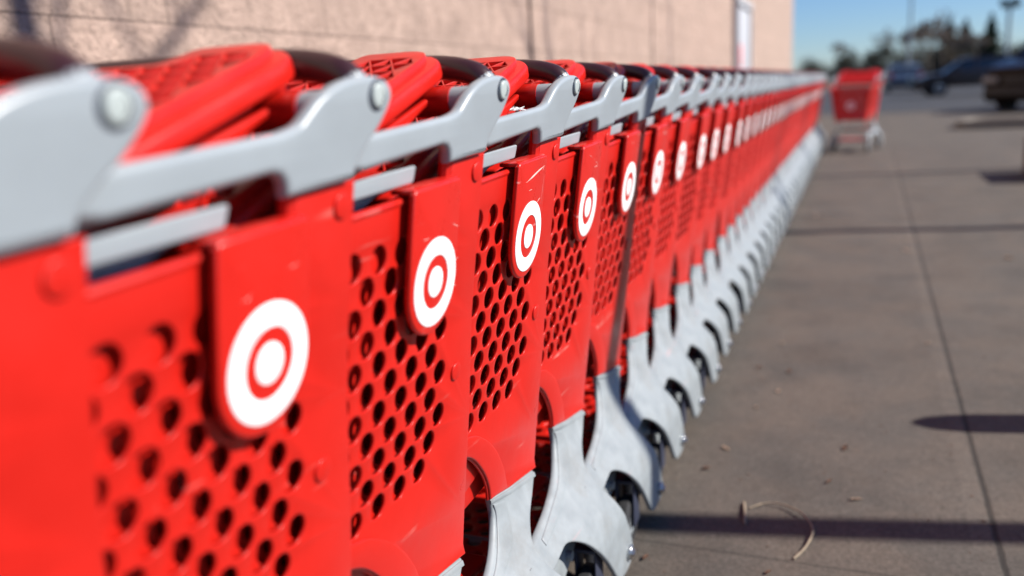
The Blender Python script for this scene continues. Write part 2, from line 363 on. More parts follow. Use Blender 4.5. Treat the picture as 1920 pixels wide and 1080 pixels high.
    lo = rounded([(.190, -.135), (.200, -.015), (-.200, -.015), (-.190, -.135)], .01)
    lh = [circ(-.18+.045*i+(j % 2)*.0225, -.110+.036*j, .0145, 14) for i in range(9) for j in range(3) if abs(-.18+.045*i+(j % 2)*.0225) < .180]
    link('tray_lip', plate(lo, lh, th=.014, bev=.004, res=2, fn=lambda u, v, w_: Vector((u, v, .283+w_))), RED, root)
    link('cross_bar', tube([(-.27, -.005, .262), (.27, -.005, .262)], .010, 10), GREY_WORN, root)
    link('cross_bar', tube([(-.27, -.71, .170), (.27, -.71, .170)], .010, 10), GREY_WORN, root)
    return root

CX, Y0, SP = -.744, .5518, .31
proto = build_cart()
ORD = ['nearest', 'second', 'third', 'fourth', 'fifth', 'sixth', 'seventh', 'eighth', 'ninth', 'tenth', 'eleventh', 'twelfth', 'thirteenth', 'fourteenth', 'fifteenth', 'sixteenth', 'seventeenth', 'eighteenth', 'nineteenth', 'twentieth']
TENS = {20: 'twenty', 30: 'thirty', 40: 'forty'}
def ordinal(k):
    if k < 20: return ORD[k]
    n = k+1; t, u = n//10*10, n % 10
    if u == 0: return {20: 'twentieth', 30: 'thirtieth', 40: 'fortieth'}[t]
    return TENS[t]+' '+['first', 'second', 'third', 'fourth', 'fifth', 'sixth', 'seventh', 'eighth', 'ninth'][u-1]
special = {0: 'nearest red shopping cart of the nested row, cut off by the left edge',
           1: 'second cart of the row, its large white ring emblem blurred at left',
           2: 'third cart of the row, holed red side and blurred grey lobe top',
           3: 'fourth cart of the row, sharp red tag with pale scratches, white fluff on its rail',
           4: 'fifth cart of the row, sharp grey leg standing beside the long ground shadow',
           6: 'seventh cart of the row, its grey lobe darkened blue by the tree shadow'}
rng = random.Random(4)
NC = 44
carts = []
for k in range(NC):
    c = proto if k == 0 else copy_tree(proto)
    n = k-1
    jx = 0 if k < 6 else rng.uniform(-.003, .003); 
    c.location = (CX+jx, Y0+SP*n+(0 if k < 6 else rng.uniform(-.008, .008)), 0)
    c.rotation_euler = (0, 0, 0 if k < 6 else rng.uniform(-.003, .003))
    tag(c, special.get(k, 'red and grey shopping cart, %s from the camera in the nested row' % ordinal(k)), 'shopping cart', 'red shopping carts nested in a long row')
    carts.append(c)
# pale scratches worn into the near tags, one set per tag
SCR = mat('pale_scratch', (.80, .50, .45), .6)
def scratches(cart, seed, n, first=None):
    rg2 = random.Random(seed)
    tg_ = [o for o in cart.children if o.name.split('.')[0] == 'tag' and o.scale.x > 0][0]
    segs = list(first or [])
    for _ in range(n):
        y = rg2.uniform(-.05, .045); z = rg2.uniform(.80, .93); a = rg2.uniform(-.5, .7); l = rg2.uniform(.005, .02)
        segs.append(((y, z), (y+l*math.cos(a), z+l*math.sin(a)), rg2.uniform(.00015, .0004)))
    for (y0, z0), (y1, z1), wd in segs:
        bm_ = bmesh.new(); m_ = 8; top = []; bot = []
        for i_ in range(m_+1):
            t_ = i_/m_; y = y0+(y1-y0)*t_; z = z0+(z1-z0)*t_+.0006*math.sin(t_*5+seed); w2 = wd*(.25+math.sin(math.pi*t_))*rg2.uniform(.5, 1.4)
            top.append(bm_.verts.new((side(0, z)+.01345, y, z+w2))); bot.append(bm_.verts.new((side(0, z)+.01345, y, z-w2)))
        for i_ in range(m_): bm_.faces.new((bot[i_], bot[i_+1], top[i_+1], top[i_]))
        link('scratch', bm_mesh(bm_), SCR, tg_)
for kk, nn, ff in ((1, 3, None), (2, 4, None), (3, 6, [((-.030, .912), (.046, .929), .0010), ((-.012, .9165), (.030, .9262), .0007), ((.043, .87), (.047, .915), .0006)]), (4, 5, [((.018, .868), (.040, .871), .0008)]), (5, 3, None)):
    scratches(carts[kk], 20+kk, nn, ff)
lone = copy_tree(proto); lone.location = (.025, 13.35, 0); lone.rotation_euler = (0, 0, R(-7))
tag(lone, 'lone red shopping cart facing the camera beside the far end of the row', 'shopping cart', 'red shopping carts standing loose')

# ------------------------------------------------------------------ ground
def ground_mat():
    m = bpy.data.materials.new('concrete'); m.use_nodes = True; t = m.node_tree; b = t.nodes['Principled BSDF']; L = t.links.new
    tc = t.nodes.new('ShaderNodeTexCoord')
    def noise(sc, det=6, ro=.6):
        n = t.nodes.new('ShaderNodeTexNoise'); n.inputs['Scale'].default_value = sc; n.inputs['Detail'].default_value = det; n.inputs['Roughness'].default_value = ro
        L(tc.outputs['Object'], n.inputs['Vector']); return n.outputs['Fac']
    def mr(s, a, b_, c, d):
        n = t.nodes.new('ShaderNodeMapRange'); n.inputs[1].default_value = a; n.inputs[2].default_value = b_; n.inputs[3].default_value = c; n.inputs[4].default_value = d; L(s, n.inputs[0]); return n.outputs[0]
    def math_(op, a, b_=None):
        n = t.nodes.new('ShaderNodeMath'); n.operation = op
        for i, x in enumerate((a, b_)):
            if x is None: continue
            if isinstance(x, (int, float)): n.inputs[i].default_value = x
            else: L(x, n.inputs[i])
        return n.outputs[0]
    def mul(a, b_): return math_('MULTIPLY', a, b_)
    fine = noise(420, 3, .8); mid = noise(30, 8, .7); big = noise(1.3, 5, .6)
    v = mul(mul(mr(fine, .3, .7, .56, 1.50), mr(mid, .3, .7, .84, 1.15)), mr(big, .3, .7, .86, 1.12))
    sp_ = noise(95, 4, .75); v = mul(v, mr(sp_, .34, .66, .68, 1.28)); st = noise(2.6, 7, .7); v = mul(v, mr(st, .30, .50, .80*ALB, 1.0*ALB))
    pit = noise(38, 2, .5); v = mul(v, mr(pit, .24, .31, .62, 1.0))
    # joints
    sx = t.nodes.new('ShaderNodeSeparateXYZ'); L(tc.outputs['Object'], sx.inputs[0])
    X, Y = sx.outputs[0], sx.outputs[1]
    jx = math_('SUBTRACT', X, math_('ADD', .299, mul(Y, .0138)))
    wob = mr(noise(14, 2), 0, 1, -.004, .004); jx = math_('ADD', jx, wob)
    ax = math_('ABSOLUTE', jx)
    g1 = mr(ax, .004, .009, .35, 1); band = mr(math_('ABSOLUTE', math_('ADD', jx, .03)), .016, .026, 1.13, 1)
    jy = math_('ABSOLUTE', math_('SUBTRACT', math_('PINGPONG', math_('ADD', Y, 1.5-3.27+30), 1.5), 0.0))
    g2 = mr(jy, .002, .006, .62, 1)
    v = mul(mul(v, mul(g1, band)), g2)
    cb = t.nodes.new('ShaderNodeMix'); cb.data_type = 'RGBA'; cb.inputs[6].default_value = (.104, .084, .068, 1); cb.inputs[7].default_value = (.088, .076, .065, 1); L(mr(noise(3), .4, .6, 0, 1), cb.inputs[0])
    mx = t.nodes.new('ShaderNodeMix'); mx.data_type = 'RGBA'; mx.blend_type = 'MULTIPLY'; mx.inputs[0].default_value = 1; L(cb.outputs[2], mx.inputs[6]); L(v, mx.inputs[7])
    # scattered pale grains
    vo = t.nodes.new('ShaderNodeTexVoronoi'); vo.inputs['Scale'].default_value = 160; L(tc.outputs['Object'], vo.inputs['Vector'])
    gr = mul(mr(vo.outputs['Distance'], .10, .2, 1, 0), mr(noise(23), .5, .6, 0, .55))
    m3 = t.nodes.new('ShaderNodeMix'); m3.data_type = 'RGBA'; L(gr, m3.inputs[0]); L(mx.outputs[2], m3.inputs[6]); m3.inputs[7].default_value = (.27, .225, .19, 1)
    L(m3.outputs[2], b.inputs['Base Color']); b.inputs['Roughness'].default_value = .85; b.inputs['Specular IOR Level'].default_value = .3
    bp = t.nodes.new('ShaderNodeBump'); bp.inputs['Strength'].default_value = .55; bp.inputs['Distance'].default_value = .003
    L(math_('ADD', mul(fine, .7), mul(g1, 1.2)), bp.inputs['Height']); L(bp.outputs[0], b.inputs['Normal'])
    return m
def sheet(name, x0, x1, y0, y1, z, m, nx=1, ny=1):
    bm = bmesh.new()
    vs = [[bm.verts.new((x0+(x1-x0)*i/nx, y0+(y1-y0)*j/ny, z)) for i in range(nx+1)] for j in range(ny+1)]
    for j in range(ny):
        for i in range(nx): bm.faces.new((vs[j][i], vs[j][i+1], vs[j+1][i+1], vs[j+1][i]))
    me = bpy.data.meshes.new('m'); bm.to_mesh(me); bm.free()
    return link(name, me, m)
CONC = ground_mat()
ASPH = mat('asphalt', (.046, .046, .051), .9, .3, var=(3, .2), bump=(220, .4, .004))
SOIL = mat('dry_ground', (.10, .085, .06), .95, .2, var=(.6, .3))
KERB = mat('kerb_concrete', (.19, .165, .14), .85, .3, var=(6, .2))
MULCH = mat('bark_mulch', (.075, .042, .026), .95, .2, var=(30, .4), bump=(60, 1, .03))
tag(sheet('ground', -900, 900, -60, 1600, -.012, SOIL), kind='structure')
tag(sheet('parking_lot', -60, 90, 24.0, 75, -.004, ASPH), kind='structure')
tag(sheet('pavement', -4, 24, -10, 24.6, 0, CONC), kind='structure')
link('kerb', box((10, 24.65, -.02), (28, .14, .07), .01), KERB); tag(bpy.data.objects['kerb'], kind='structure')

# ------------------------------------------------------------------ store wall
WX = -1.84
def wall_mat():
    m = bpy.data.materials.new('split_face_block'); m.use_nodes = True; t = m.node_tree; b = t.nodes['Principled BSDF']; L = t.links.new
    tc = t.nodes.new('ShaderNodeTexCoord')
    sx = t.nodes.new('ShaderNodeSeparateXYZ'); L(tc.outputs['Object'], sx.inputs[0])
    cx = t.nodes.new('ShaderNodeCombineXYZ'); L(sx.outputs[1], cx.inputs[0]); L(sx.outputs[2], cx.inputs[1])
    br = t.nodes.new('ShaderNodeTexBrick'); br.inputs['Scale'].default_value = 1; br.inputs['Brick Width'].default_value = .80; br.inputs['Row Height'].default_value = .2575
    br.inputs['Mortar Size'].default_value = .004; br.inputs['Mortar Smooth'].default_value = .4
    br.inputs['Color1'].default_value = (.49, .355, .29, 1); br.inputs['Color2'].default_value = (.45, .33, .27, 1); br.inputs['Mortar'].default_value = (.27, .195, .16, 1)
    L(cx.outputs[0], br.inputs['Vector'])
    def noise(sc, det=8, ro=.65, dist=0):
        n = t.nodes.new('ShaderNodeTexNoise'); n.inputs['Scale'].default_value = sc; n.inputs['Detail'].default_value = det; n.inputs['Roughness'].default_value = ro; n.inputs['Distortion'].default_value = dist
        L(tc.outputs['Object'], n.inputs['Vector']); return n.outputs['Fac']
    a = noise(7, 8, .7, .6); p = noise(45, 5, .7)
    def mr(s, a_, b_, c, d):
        n = t.nodes.new('ShaderNodeMapRange'); n.inputs[1].default_value = a_; n.inputs[2].default_value = b_; n.inputs[3].default_value = c; n.inputs[4].default_value = d; L(s, n.inputs[0]); return n.outputs[0]
    mm = t.nodes.new('ShaderNodeMath'); mm.operation = 'MULTIPLY'; L(mr(a, .3, .7, .70*ALB, 1.16*ALB), mm.inputs[0]); L(mr(p, .32, .5, .62, 1.06), mm.inputs[1])
    mx = t.nodes.new('ShaderNodeMix'); mx.data_type = 'RGBA'; mx.blend_type = 'MULTIPLY'; mx.inputs[0].default_value = 1; L(br.outputs['Color'], mx.inputs[6]); L(mm.outputs[0], mx.inputs[7])
    L(mx.outputs[2], b.inputs['Base Color']); b.inputs['Roughness'].default_value = .9; b.inputs['Specular IOR Level'].default_value = .2
    bp = t.nodes.new('ShaderNodeBump'); bp.inputs['Strength'].default_value = .8; bp.inputs['Distance'].default_value = .02; L(p, bp.inputs['Height'])
    b2 = t.nodes.new('ShaderNodeBump'); b2.inputs['Strength'].default_value = .5; b2.inputs['Distance'].default_value = .01; b2.invert = True; L(br.outputs['Fac'], b2.inputs['Height']); L(bp.outputs[0], b2.inputs['Normal'])
    L(b2.outputs[0], b.inputs['Normal'])
    return m
BLOCK = wall_mat()
JOINT = mat('joint_sealant', (.085, .065, .055), .9, .2)
TRIM = mat('pink_red_trim', (.75, .22, .22), .6)
WDOOR = mat('white_door_paint', (.46, .46, .48), .5)
bld = tag(empty('store_building', (WX, 10, 0)), 'long store building of rough pinkish block behind the cart row', 'building')
def wpart(name, me, m, parent=bld):
    o = link(name, me, m, parent); return o
YEND = 27.7
bm = bmesh.new()
cutsY = [-8, 5.00, 8.38, 16.35, YEND]   # wall panels between control joints
gapw = .055
for i in range(4):
    y0 = cutsY[i]+(gapw/2 if i else 0); y1 = cutsY[i+1]-(gapw/2 if i < 3 else 0)
    add_box(bm, (-6, (y0+y1)/2-10, 3.4), (12, y1-y0, 6.8))
wpart('wall', bm_mesh(bm), BLOCK)
for y in cutsY[1:-1]:
    wpart('control_joint', box((-.07, y-10, 3.4), (.02, gapw-.004, 6.8)), JOINT)
wpart('coping', box((-6, 9.85-10, 6.86), (12.12, YEND+8.12, .12), .02), TRIM)
dr = wpart('door', box((.03, 15.15-10, 1.10), (.05, 1.75, 2.20), .008), WDOOR)
wpart('door_frame', bm_mesh((lambda b_: (add_box(b_, (.04, 14.22-10, 1.14), (.09, .08, 2.28)), add_box(b_, (.04, 16.08-10, 1.14), (.09, .08, 2.28)), add_box(b_, (.04, 15.15-10, 2.29), (.10, 1.96, .10)), b_)[-1])(bmesh.new())), WDOOR, bld)
wpart('door_handle', tube([(.10, 15.75-10, .95), (.10, 15.75-10, 1.15)], .012, 8), STEEL, dr)
wpart('door_notice', box((.060, 14.75-10, 1.45), (.008, .30, .35), .002), TRIM, dr)

# ------------------------------------------------------------------ bare street trees (their trunks stand right of the frame)
BARK = mat('grey_bark', (.13, .10, .08), .9, .2, var=(20, .3), bump=(40, .6, .01))
def grow(bm, p, d, ln, r, depth, rg, lim):
    pts = [p]; rad = [r]; q = Vector(p); dd = Vector(d).normalized(); n = 5
    for i in range(n):
        dd = (dd+Vector((rg.uniform(-.10, .10), rg.uniform(-.10, .10), rg.uniform(-.02, .10)))).normalized()
        q = q+dd*ln/n; pts.append(q.copy()); rad.append(r*(1-.45*(i+1)/n))
    add_tube(bm, pts, rad, 6 if depth else 9, caps=False)
    if depth < lim:
        for i in range(2, n+1):
            for _ in range(1 if i < n else 2):
                a = rg.uniform(0, 6.28); s = Vector((math.cos(a), math.sin(a), rg.uniform(.1, .7)))
                grow(bm, pts[i], (dd*.7+s*.8), ln*rg.uniform(.5, .72), rad[i]*.62, depth+1, rg, lim)
def street_tree(x, y, h0, r, seed, label, lim=3, fork=None, group='bare trees of the pavement'):
    rg = random.Random(seed)
    t = tag(empty('bare_tree', (x, y, 0)), label, 'tree', group)
    link('trunk', tube(spl([(0, 0, 0), (.01, 0, h0*.35), (0, .008, h0*.545), (-.01, .062, h0*.635), (-.01, .045, h0*.71), (0, .01, h0*.86), (0, 0, h0)], 4), [r*(1.12-.27*k_/24) for k_ in range(25)], 14), BARK, t)
    bm = bmesh.new()
    grow(bm, Vector((0, 0, h0)), (0, 0, 1), 2.3, r*.85, 0, rg, lim)
    for f in (fork or []):
        grow(bm, Vector((0, 0, f[0])), f[1], f[2], f[3], 1, rg, lim)
    link('crown', bm_mesh(bm, 60), BARK, t)
    return t
sxy = Vector((math.cos(R(13)), math.sin(R(13))))
def along_sun(x0, y0, x): return (x, y0+(x-x0)*math.tan(R(13)))
tx, ty_ = along_sun(-.455, 1.845, 3.6)
street_tree(tx, ty_, 6.0, .050, 3, 'slender bare tree right of the pavement, casting the nearest long shadow', fork=[(5.25, (0, .78, .62), 1.2, .024), (5.2, (0, -.45, .9), 1.1, .020), (5.3, (0, .22, .97), 1.0, .016)])
tx, ty_ = along_sun(-.36, 6.02, 4.0)
street_tree(tx, ty_, 2.6, .075, 8, 'bare tree with spreading twigs right of the pavement, second along it', lim=2)
tx, ty_ = along_sun(-.32, 9.6, 4.2)
street_tree(tx, ty_, 2.6, .085, 11, 'thicker bare tree right of the pavement, third along it', lim=2)
# bollard whose shadow tip reaches towards the carts
bx, by = along_sun(.17, 2.66, 1.52)
bo = tag(empty('bollard', (bx, by, 0)), 'round topped steel bollard right of the pavement joint', 'bollard')
bm = bmesh.new(); add_tube(bm, [(0, 0, 0), (0, 0, .90), (0, 0, .96), (0, 0, 1.01), (0, 0, 1.045), (0, 0, 1.055)], [.075, .075, .070, .055, .030, .004], 24)
link('post', bm_mesh(bm, 50), mat('bollard_paint', (.35, .30, .08), .5), bo)
bm = bmesh.new(); add_tube(bm, [(0, 0, 0), (0, 0, .012)], .12, 24); link('base_flange', bm_mesh(bm), STEEL, bo)
# low dark object at the right edge: timber planter
PLT = mat('brown_timber', (.11, .055, .035), .8, .3, var=(25, .35))
pl = tag(empty('planter', (2.05, 9.35, 0)), 'low brown timber planter box at the right edge of the pavement', 'planter')
bm = bmesh.new()
for s in (-1, 1):
    add_box(bm, (s*.45, 0, .17), (.05, .95, .34), .008); add_box(bm, (0, s*.45, .17), (.85, .05, .34), .008)
link('box', bm_mesh(bm), PLT, pl); link('soil', box((0, 0, .27), (.86, .86, .06), .01), MULCH, pl)

# kerbed island with mulch
isl = tag(empty('kerbed_island', (5.2, 17.4, 0)), 'kerbed island of brown mulch set in the pavement beyond the joint', 'planting bed')
bm = bmesh.new(); o_ = rounded([(-3.6, -.45), (3.6, -.45), (3.6, .9), (-3.3, .9)], .3); i_ = [(x*.955, y*.72+.03) for x, y in o_]
link('kerb', plate(o_, [i_], th=.15, bev=.02, fn=lambda u, v, w_: Vector((u, v, .060+w_))), KERB, isl); bm.free()
link('mulch', plate([(x*.97, y*.80+.03) for x, y in o_], th=.05, bev=.01, fn=lambda u, v, w_: Vector((u, v, .075+w_))), MULCH, isl)

# ------------------------------------------------------------------ litter on the pavement
TWIG = mat('dry_grass_stem', (.30, .235, .165), .7, .3, var=(60, .2))
LEAFP = mat('pale_dry_leaf', (.46, .33, .24), .8, .2, var=(80, .3))
LEAFB = mat('brown_dry_leaf', (.20, .11, .075), .85, .2, var=(80, .3))
def z_(pts, z): return [(x, y, z) for x, y in pts]
tw = tag(empty('twig', (-.12, 1.95, 0)), 'long curled straw coloured stem lying across the shadow line', 'twig')
pts = spl([(-.214, 1.988, .004), (-.173, 2.023, .006), (-.127, 2.012, .010), (-.088, 1.976, .011), (-.062, 1.91, .010), (-.072, 1.837, .007), (-.096, 1.779, .003)], 6)
link('stem', tube([(x+.12, y-1.95, z) for x, y, z in pts], [(.0017+.0011*i/len(pts))*(1+.22*math.sin(i*2.3)) for i in range(len(pts))], 8), TWIG, tw)
link('stub', tube([(-.110, .063, .004), (-.102, .01, .007), (-.095, -.045, .004)], [.0034, .0040, .0030], 8), TWIG, tw)
def leaf_mesh(seed, L=.022, W=.011):
    rg = random.Random(seed); bm = bmesh.new(); n = 7; rows = []
    curl = rg.uniform(.15, .5); bend = rg.uniform(-.3, .3)
    for i in range(n):
        t = i/(n-1); wd = W*math.sin(math.pi*min(.97, max(.03, t)))**.8*(1+rg.uniform(-.12, .12))
        y = (t-.5)*2*L; zc = .002+curl*L*abs(t-.5)**1.6+.001*rg.random()
        rows.append([bm.verts.new((x*wd+bend*y*(t-.5), y, zc+abs(x)*wd*curl)) for x in (-1, -.5, 0, .5, 1)])
    for a, b in zip(rows, rows[1:]):
        for k in range(4): bm.faces.new((a[k], a[k+1], b[k+1], b[k]))
    g = bmesh.ops.solidify(bm, geom=bm.faces[:], thickness=.0006)
    return bm_mesh(bm, 60)
LP = [(-.242, 3.414, 'pale', 'small pale leaf near the hairline crack of the pavement, beside the grey legs'),
      (-.301, 3.093, 'brown', 'dark brown leaf scrap close to the cart legs, left of a pale leaf'),
      (-.194, 3.067, 'brown', 'flat brown leaf scrap lying right of a darker one'),
      (-.215, 2.851, 'pale', 'pale curled leaf casting a small dark shadow in mid pavement'),
      (-.27, 2.684, 'pale', 'tiny dull leaf scrap just below the curled leaf'),
      (-.35, 2.188, 'brown', 'folded reddish brown leaf beside the fifth cart wheel'),
      (-.033, 2.189, 'brown', 'dark thin leaf stalk right of the curled stem'),
      (.032, 2.106, 'pale', 'pinkish leaf fragment at the right end of the thin stalk'),
      (-.320, 2.336, 'pale', 'round pale leaf scrap between the cart legs and the folded leaf'),
      (.003, 2.42, 'brown', 'faint brown leaf stain lump left of the pointed shadow'),
      (-.409, 1.694, 'brown', 'short red brown twig next to the round silver wheel bolt'),
      (.29, 3.52, 'pale', 'pink tinged leaf scrap left of the long pavement joint'),
      (-.258, 6.829, 'pale', 'pale leaf far along the pavement beside the grey cart legs'),
      (-.18, 6.75, 'pale', 'broad pale leaf just right of the one beside the far cart legs'),
      (.307, 5.461, 'pale', 'pale leaf on the far side of the second long shadow'),
      (.808, 5.268, 'pale', 'pale leaf by the right edge beyond the pavement joint'),
      (-.144, 1.709, 'brown', 'reddish scrap at the bottom edge below the curled stem')]
for i, (x, y, kd, lab) in enumerate(LP):
    sc = 1.0 if y < 3.6 else 2.0
    o = link('dry_leaf', leaf_mesh(i, .013*sc*rng.uniform(.8, 1.4), .006*sc*rng.uniform(.8, 1.3)), LEAFP if kd == 'pale' else LEAFB)
    o.location = (x, y, .001); o.rotation_euler = (rng.uniform(-.1, .2), rng.uniform(-.2, .2), rng.uniform(0, 3.1))
    tag(o, lab, 'leaf', 'leaf litter on the pavement')
# fine grit and crumbs of bark
bm = bmesh.new(); rg = random.Random(77)
for _ in range(420):
    y = rg.uniform(1.5, 9); x = rg.uniform(-.42, .2+.12*y); r_ = rg.uniform(.0010, .0032)*(1+.12*y)
    g = bmesh.ops.create_icosphere(bm, subdivisions=1, radius=r_)
    sc_ = (rg.uniform(.6, 1.8), rg.uniform(.6, 1.6), rg.uniform(.3, .7))
    for v in g['verts']: v.co = Vector((v.co.x*sc_[0]+x, v.co.y*sc_[1]+y, v.co.z*sc_[2]+r_*.3))
tag(link('grit', bm_mesh(bm), mat('bark_grit', (.15, .10, .075), .9, .2, var=(9, .6))), 'fine grit and bark crumbs strewn over the concrete pavement', 'grit', kind='stuff')
# white fluff caught on the fourth cart's rail
bm = bmesh.new(); rg = random.Random(2)
for i in range(60):
    p = Vector((rg.gauss(0, .0020), rg.gauss(0, .006), abs(rg.gauss(0, .0012))))
    add_tube(bm, [p, p+Vector((rg.gauss(0, .002), rg.gauss(0, .004), rg.uniform(0, .003))), p+Vector((rg.gauss(0, .003), rg.gauss(0, .008), rg.uniform(-.001, .003)))], .0004, 4)
fl_ = link('white_fluff', bm_mesh(bm), WHITE); fl_.location = (CX+side(-.05, 1.015)-.005, Y0+2*SP-.045, 1.0145)
tag(fl_, 'scrap of white fluff caught on the grey rail of the fourth cart', 'fluff')

# ------------------------------------------------------------------ parked vehicles
GLASS = mat('dark_car_glass', (.015, .020, .030), .08, .8)
CHROME = mat('bright_rim', (.35, .35, .37), .25, metal=.9)
TAIL = mat('red_tail_lens', (.45, .02, .03), .2, coat=.5)
HEADL = mat('clear_lamp_lens', (.22, .22, .23), .15, coat=.5)
BLACKP = mat('black_trim', (.02, .02, .022), .6)
def vehicle(name, label, cat, paint, L=4.6, W=1.84, H=1.68, belt=1.02, clear=.22, sedan=False, plate_r=True):
    """front points to -y"""
    root = tag(empty(name), label, cat, 'cars parked beyond the pavement')
    h = L/2; r = .34
    def sec(pts, wd_low, wd_top, z0, z1, bev=.05, m=paint, nm='body', tum=0.0):
        me = plate(pts, th=wd_low, bev=bev, res=3, cuts_v=[z0+(z1-z0)*i/4 for i in range(1, 4)],
                   fn=lambda u, v, w_: Vector((w_*(1-tum*max(0, min(1, (v-z0)/(z1-z0))))*(1-.10*(abs(u)/h)**4), u, v)), sm=40)
        return link(nm, me, m, root)
    wy = (-h+.88, h-.92)
    def archp(c): return [(c+(r+.06)*math.cos(a), r+(r+.06)*math.sin(a)) for a in [R(180-i*18) for i in range(0, 11)]]
    low = [(-h, clear+.10)]+[(-h+.12, clear)]+[(p[0], max(clear, p[1])) for p in archp(wy[0])]+[(p[0], max(clear, p[1])) for p in archp(wy[1])]+[(h-.10, clear), (h, clear+.12), (h+.02, .62), (h-.03, belt-.04), (h-.10, belt), (.2, belt+.01), (-h+1.25, belt-.02), (-h+.55, belt-.10), (-h+.12, belt-.24), (-h-.01, .60)]
    body = sec(low, W, W, clear, belt)
    if sedan: cab = [(-h+1.15, belt-.03), (-h+1.95, H-.06), (-h+2.4, H), (.75, H-.01), (1.35, H-.10), (h-.45, belt-.01)]
    else: cab = [(-h+1.10, belt-.03), (-h+1.75, H-.10), (-h+2.15, H), (h-.60, H), (h-.25, H-.08), (h-.06, belt-.01)]
    sec(cab, W-.12, W-.4, belt, H, .05, GLASS, 'windows', .16)
    rf = [(-h+1.72, H-.06), (-h+2.1, H+.02), (h-.62 if not sedan else .8, H+.02), ((h-.22) if not sedan else 1.35, H-.06)]
    sec(rf+[(rf[3][0]-.1, H-.09), (rf[0][0]+.12, H-.09)], (W-.12)*.865, 1, H-.1, H, .03, paint, 'roof', 0)
    for s in (-1, 1):   # pillars
        bm = bmesh.new()
        for (ya, za, yb2, zb2) in ((cab[0][0]+.02, belt, cab[1][0]+.05, H-.05), (-.15, belt, -.12, H-.03), (cab[-1][0]-.06, belt, cab[-2][0]-.08, H-.04)):
            add_tube(bm, [(s*(W-.12)/2*.985, ya, za), (s*(W-.12)/2*.862, yb2, zb2)], .035, 6)
        link('pillar', bm_mesh(bm), paint, root)
        link('mirror', box((s*(W/2+.08), -h+1.55, belt+.08), (.16, .10, .14), .03), paint, root)
        link('headlight', box((s*(W/2-.24), -h+.04, .74), (.38, .10, .14), .03), HEADL, root)
        link('tail_light', box((s*(W/2-.16), h-.02, .86), (.24, .10, .26), .03), TAIL, root)
        for y in wy:
            bm = bmesh.new(); add_tube(bm, [(s*(W/2-.22), y, r), (s*(W/2-.02), y, r)], r, 24)
            wl = link('wheel', bm_mesh(bm), TYRE, root)
            bm = bmesh.new(); add_tube(bm, [(s*(W/2-.1), y, r), (s*(W/2-.005), y, r)], [.22, .20], 18)
            for k in range(5): add_box(bm, (s*(W/2), y+.1*math.cos(k*1.257), r+.1*math.sin(k*1.257)), (.02, .05, .05), .005)
            link('rim', bm_mesh(bm), CHROME, wl)
    link('bumper', box((0, -h-.0, .45), (W*.86, .16, .20), .05), BLACKP, root)
    link('bumper', box((0, h+.01, .48), (W*.88, .14, .22), .05), BLACKP, root)
    link('grille', box((0, -h+.015, .72), (W*.42, .07, .16), .02), BLACKP, root)
    if plate_r: link('number_plate', box((0, h+.075, .62), (.32, .02, .16), .004), HEADL, root)
    return root
P1 = mat('brown_car_paint', (.030, .016, .014), .3, .5, metal=0, coat=.4)
P2 = mat('dark_brown_car_paint', (.012, .007, .006), .2, .12)
P3 = mat('silver_blue_car_paint', (.20, .24, .30), .3, .6, metal=.3, coat=.6)
P4 = mat('pale_car_paint', (.5, .5, .52), .3, .6, coat=.6)
v1 = vehicle('parked_suv', 'dark brown estate like suv seen side on, parked behind the larger one', 'car', P1, 4.7, 1.84, 1.46, belt=.95); v1.location = (4.45, 40.0, 0); v1.rotation_euler = (0, 0, R(-90+6))
v2 = vehicle('parked_suv', 'large dark brown suv with blue reflecting windscreen at the right edge', 'car', P2, 4.9, 1.98, 1.9, belt=1.25); v2.location = (5.1, 24.6, 0); v2.rotation_euler = (0, 0, R(-42))
v3 = vehicle('parked_sedan', 'silver blue sedan seen from behind, just right of the lone cart', 'car', P3, 4.5, 1.78, 1.42, belt=.95, sedan=True); v3.location = (2.35, 53, 0); v3.rotation_euler = (0, 0, R(180))
v4 = vehicle('parked_sedan', 'pale sedan mostly hidden behind the dark brown suv', 'car', P4, 4.5, 1.78, 1.42, belt=.95, sedan=True); v4.location = (8.6, 47, 0); v4.rotation_euler = (0, 0, R(180))

# ------------------------------------------------------------------ far trees and poles
NEEDLE = mat('conifer_needles', (.030, .050, .028), .8, .2, var=(2, .4))
NEEDLE2 = mat('brown_conifer_foliage', (.10, .085, .056), .8, .2, var=(2, .4))
FTWIG = mat('winter_twigs', (.19, .150, .120), .9, .2, var=(1, .3))
SHRUB = mat('dark_shrub_foliage', (.080, .078, .056), .85, .2, var=(1, .4))
POLE = mat('painted_pole', (.30, .36, .38), .5)
def leaf_cloud(bm, rg, n, fpos, size):
    for _ in range(n):
        p = fpos(rg); a = Vector((rg.gauss(0, 1), rg.gauss(0, 1), rg.gauss(0, 1))).normalized(); b = a.orthogonal().normalized(); c = a.cross(b)
        s = size*rg.uniform(.6, 1.4)
        bm.faces.new([bm.verts.new(p+b*s), bm.verts.new(p+c*s*.6), bm.verts.new(p-b*s), bm.verts.new(p-c*s*.6)])
def raw(bm):
    me = bpy.data.meshes.new('m'); bm.to_mesh(me); bm.free(); return me
